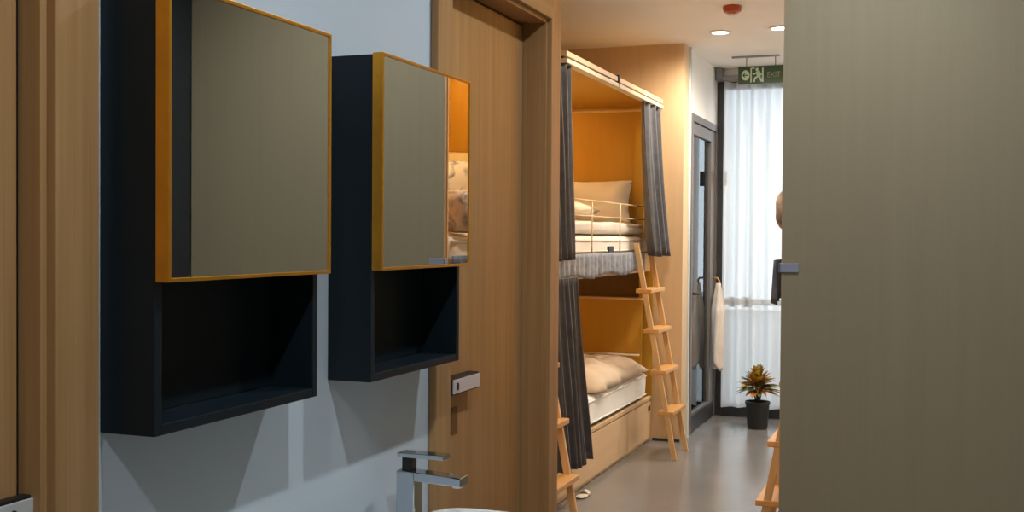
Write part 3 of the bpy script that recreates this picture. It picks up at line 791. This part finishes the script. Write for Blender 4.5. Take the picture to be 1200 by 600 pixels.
stroke(bm, (cx - .046, sz0 + .012), (cx - .046, sz1 - .014), .010); stroke(bm, (cx + .040, sz0 + .012), (cx + .040, sz1 - .014), .012)
stroke(bm, (cx - .046, sz1 - .016), (cx - .020, sz1 - .016), .008)
disc(bm, cx - .002, zc + .040, .012, .012, 18)
stroke(bm, (cx + .004, zc + .028), (cx + .012, zc - .010), .030)
stroke(bm, (cx - .002, zc + .014), (cx - .034, zc + .006), .012); stroke(bm, (cx + .010, zc + .016), (cx + .034, zc + .004), .012)
stroke(bm, (cx + .010, zc - .008), (cx - .018, zc - .024), .014); stroke(bm, (cx - .018, zc - .022), (cx - .024, zc - .052), .012)
stroke(bm, (cx + .014, zc - .008), (cx + .032, zc - .050), .013)
obj('running_figure', bm, 'sign_white', r)
cu = bpy.data.curves.new('exit_lettering', 'FONT'); cu.body = 'EXIT'; cu.size = .060; cu.extrude = .001; cu.align_x = 'CENTER'; cu.align_y = 'CENTER'
cu.materials.append(M['sign_text'])
tmp = bpy.data.objects.new('lettering_curve', cu); C.objects.link(tmp)
bpy.context.view_layer.update()
me = bpy.data.meshes.new_from_object(tmp.evaluated_get(bpy.context.evaluated_depsgraph_get()))
bpy.data.objects.remove(tmp)
me.transform(Matrix.Rotation(PI / 2, 4, 'X') @ Matrix.Diagonal((.80, 1, 1, 1)))
o = bpy.data.objects.new('lettering', me); C.objects.link(o); o.parent = r
o.location = Vector((sx1 - .070, sy - .0135, zc - .004)) - Vector(r['_o'])

# ------------------------------------------------------------------ outdoors
struct(boxes('ground', 'paving', None, (-14, 6, 7.9, 24, -.16, -.105), (-14, -1.9, 7.9, 24, -.105, -.10)), 'pale paving outside the exit door', 'ground')
rng = random.Random(5)
bm = bmesh.new()
for k in range(420):
    c = Vector((rng.uniform(-4.6, -3.8), rng.uniform(8.8, 17.0), rng.uniform(0, .85)))
    d = Vector((rng.uniform(-1, 1), rng.uniform(-1, 1), rng.uniform(-1, 1))).normalized(); e = d.orthogonal().normalized()
    s_ = rng.uniform(.06, .16)
    bm.faces.new([bm.verts.new(c + d * s_), bm.verts.new(c + e * s_ * .5), bm.verts.new(c - d * s_), bm.verts.new(c - e * s_ * .5)])
t = obj('hedge', bm, 'hedge', None)
tag(t, 'dark hedge outdoors seen through the glass exit door', 'hedge')

# ------------------------------------------------------------------ world
w = bpy.data.worlds.new('overcast sky'); bpy.context.scene.world = w; w.use_nodes = True
bg = w.node_tree.nodes['Background']
tc = w.node_tree.nodes.new('ShaderNodeTexCoord'); gr = w.node_tree.nodes.new('ShaderNodeTexNoise'); gr.inputs['Scale'].default_value = 2.0
rp = w.node_tree.nodes.new('ShaderNodeValToRGB'); rp.color_ramp.elements[0].color = (.62, .74, .86, 1); rp.color_ramp.elements[1].color = (.92, .96, 1.0, 1)
w.node_tree.links.new(tc.outputs['Generated'], gr.inputs['Vector']); w.node_tree.links.new(gr.outputs['Fac'], rp.inputs['Fac'])
w.node_tree.links.new(rp.outputs['Color'], bg.inputs['Color'])
bg.inputs['Strength'].default_value = 2.8
# portals only steer the sky's light through the two openings
def portal(loc, rot, sx, sy_):
    l = bpy.data.lights.new('sky_portal', 'AREA'); l.shape = 'RECTANGLE'; l.size = sx; l.size_y = sy_; l.cycles.is_portal = True
    o = bpy.data.objects.new('sky_portal', l); C.objects.link(o); o.location = loc; o.rotation_euler = rot
portal(((W0 + W1) / 2, YF + .14, WH / 2), (PI / 2, 0, PI), W1 - W0, WH)

# ------------------------------------------------------------------ camera
cam = bpy.data.cameras.new('camera'); co = bpy.data.objects.new('camera', cam); C.objects.link(co)
cam.sensor_width = 36; cam.lens = 36 * 1300 / 1200; cam.clip_start = .02
yaw, pitch, roll = math.radians(20.85), math.radians(1.01), math.radians(.4)
f0 = Vector((-math.sin(yaw), math.cos(yaw), 0)); r0 = Vector((math.cos(yaw), math.sin(yaw), 0)); u0 = Vector((0, 0, 1))
fw = f0 * math.cos(pitch) - u0 * math.sin(pitch); u1 = u0 * math.cos(pitch) + f0 * math.sin(pitch)
rt = r0 * math.cos(roll) + u1 * math.sin(roll); up = u1 * math.cos(roll) - r0 * math.sin(roll)
m = Matrix((rt, up, -fw)).transposed().to_4x4(); m.translation = (0, 0, 1.44)
co.matrix_world = m
sc = bpy.context.scene
sc.camera = co
sc.view_settings.view_transform = 'Standard'; sc.view_settings.look = 'None'
sc.view_settings.gamma = 1.0; sc.view_settings.exposure = 0.0; sc.view_settings.use_curve_mapping = False
sc.cycles.use_denoising = True
sc.cycles.max_bounces = 10; sc.cycles.transparent_max_bounces = 16
sc.cycles.sample_clamp_indirect = 6.0
for o in bpy.data.objects:
    if '_o' in o: del o['_o']
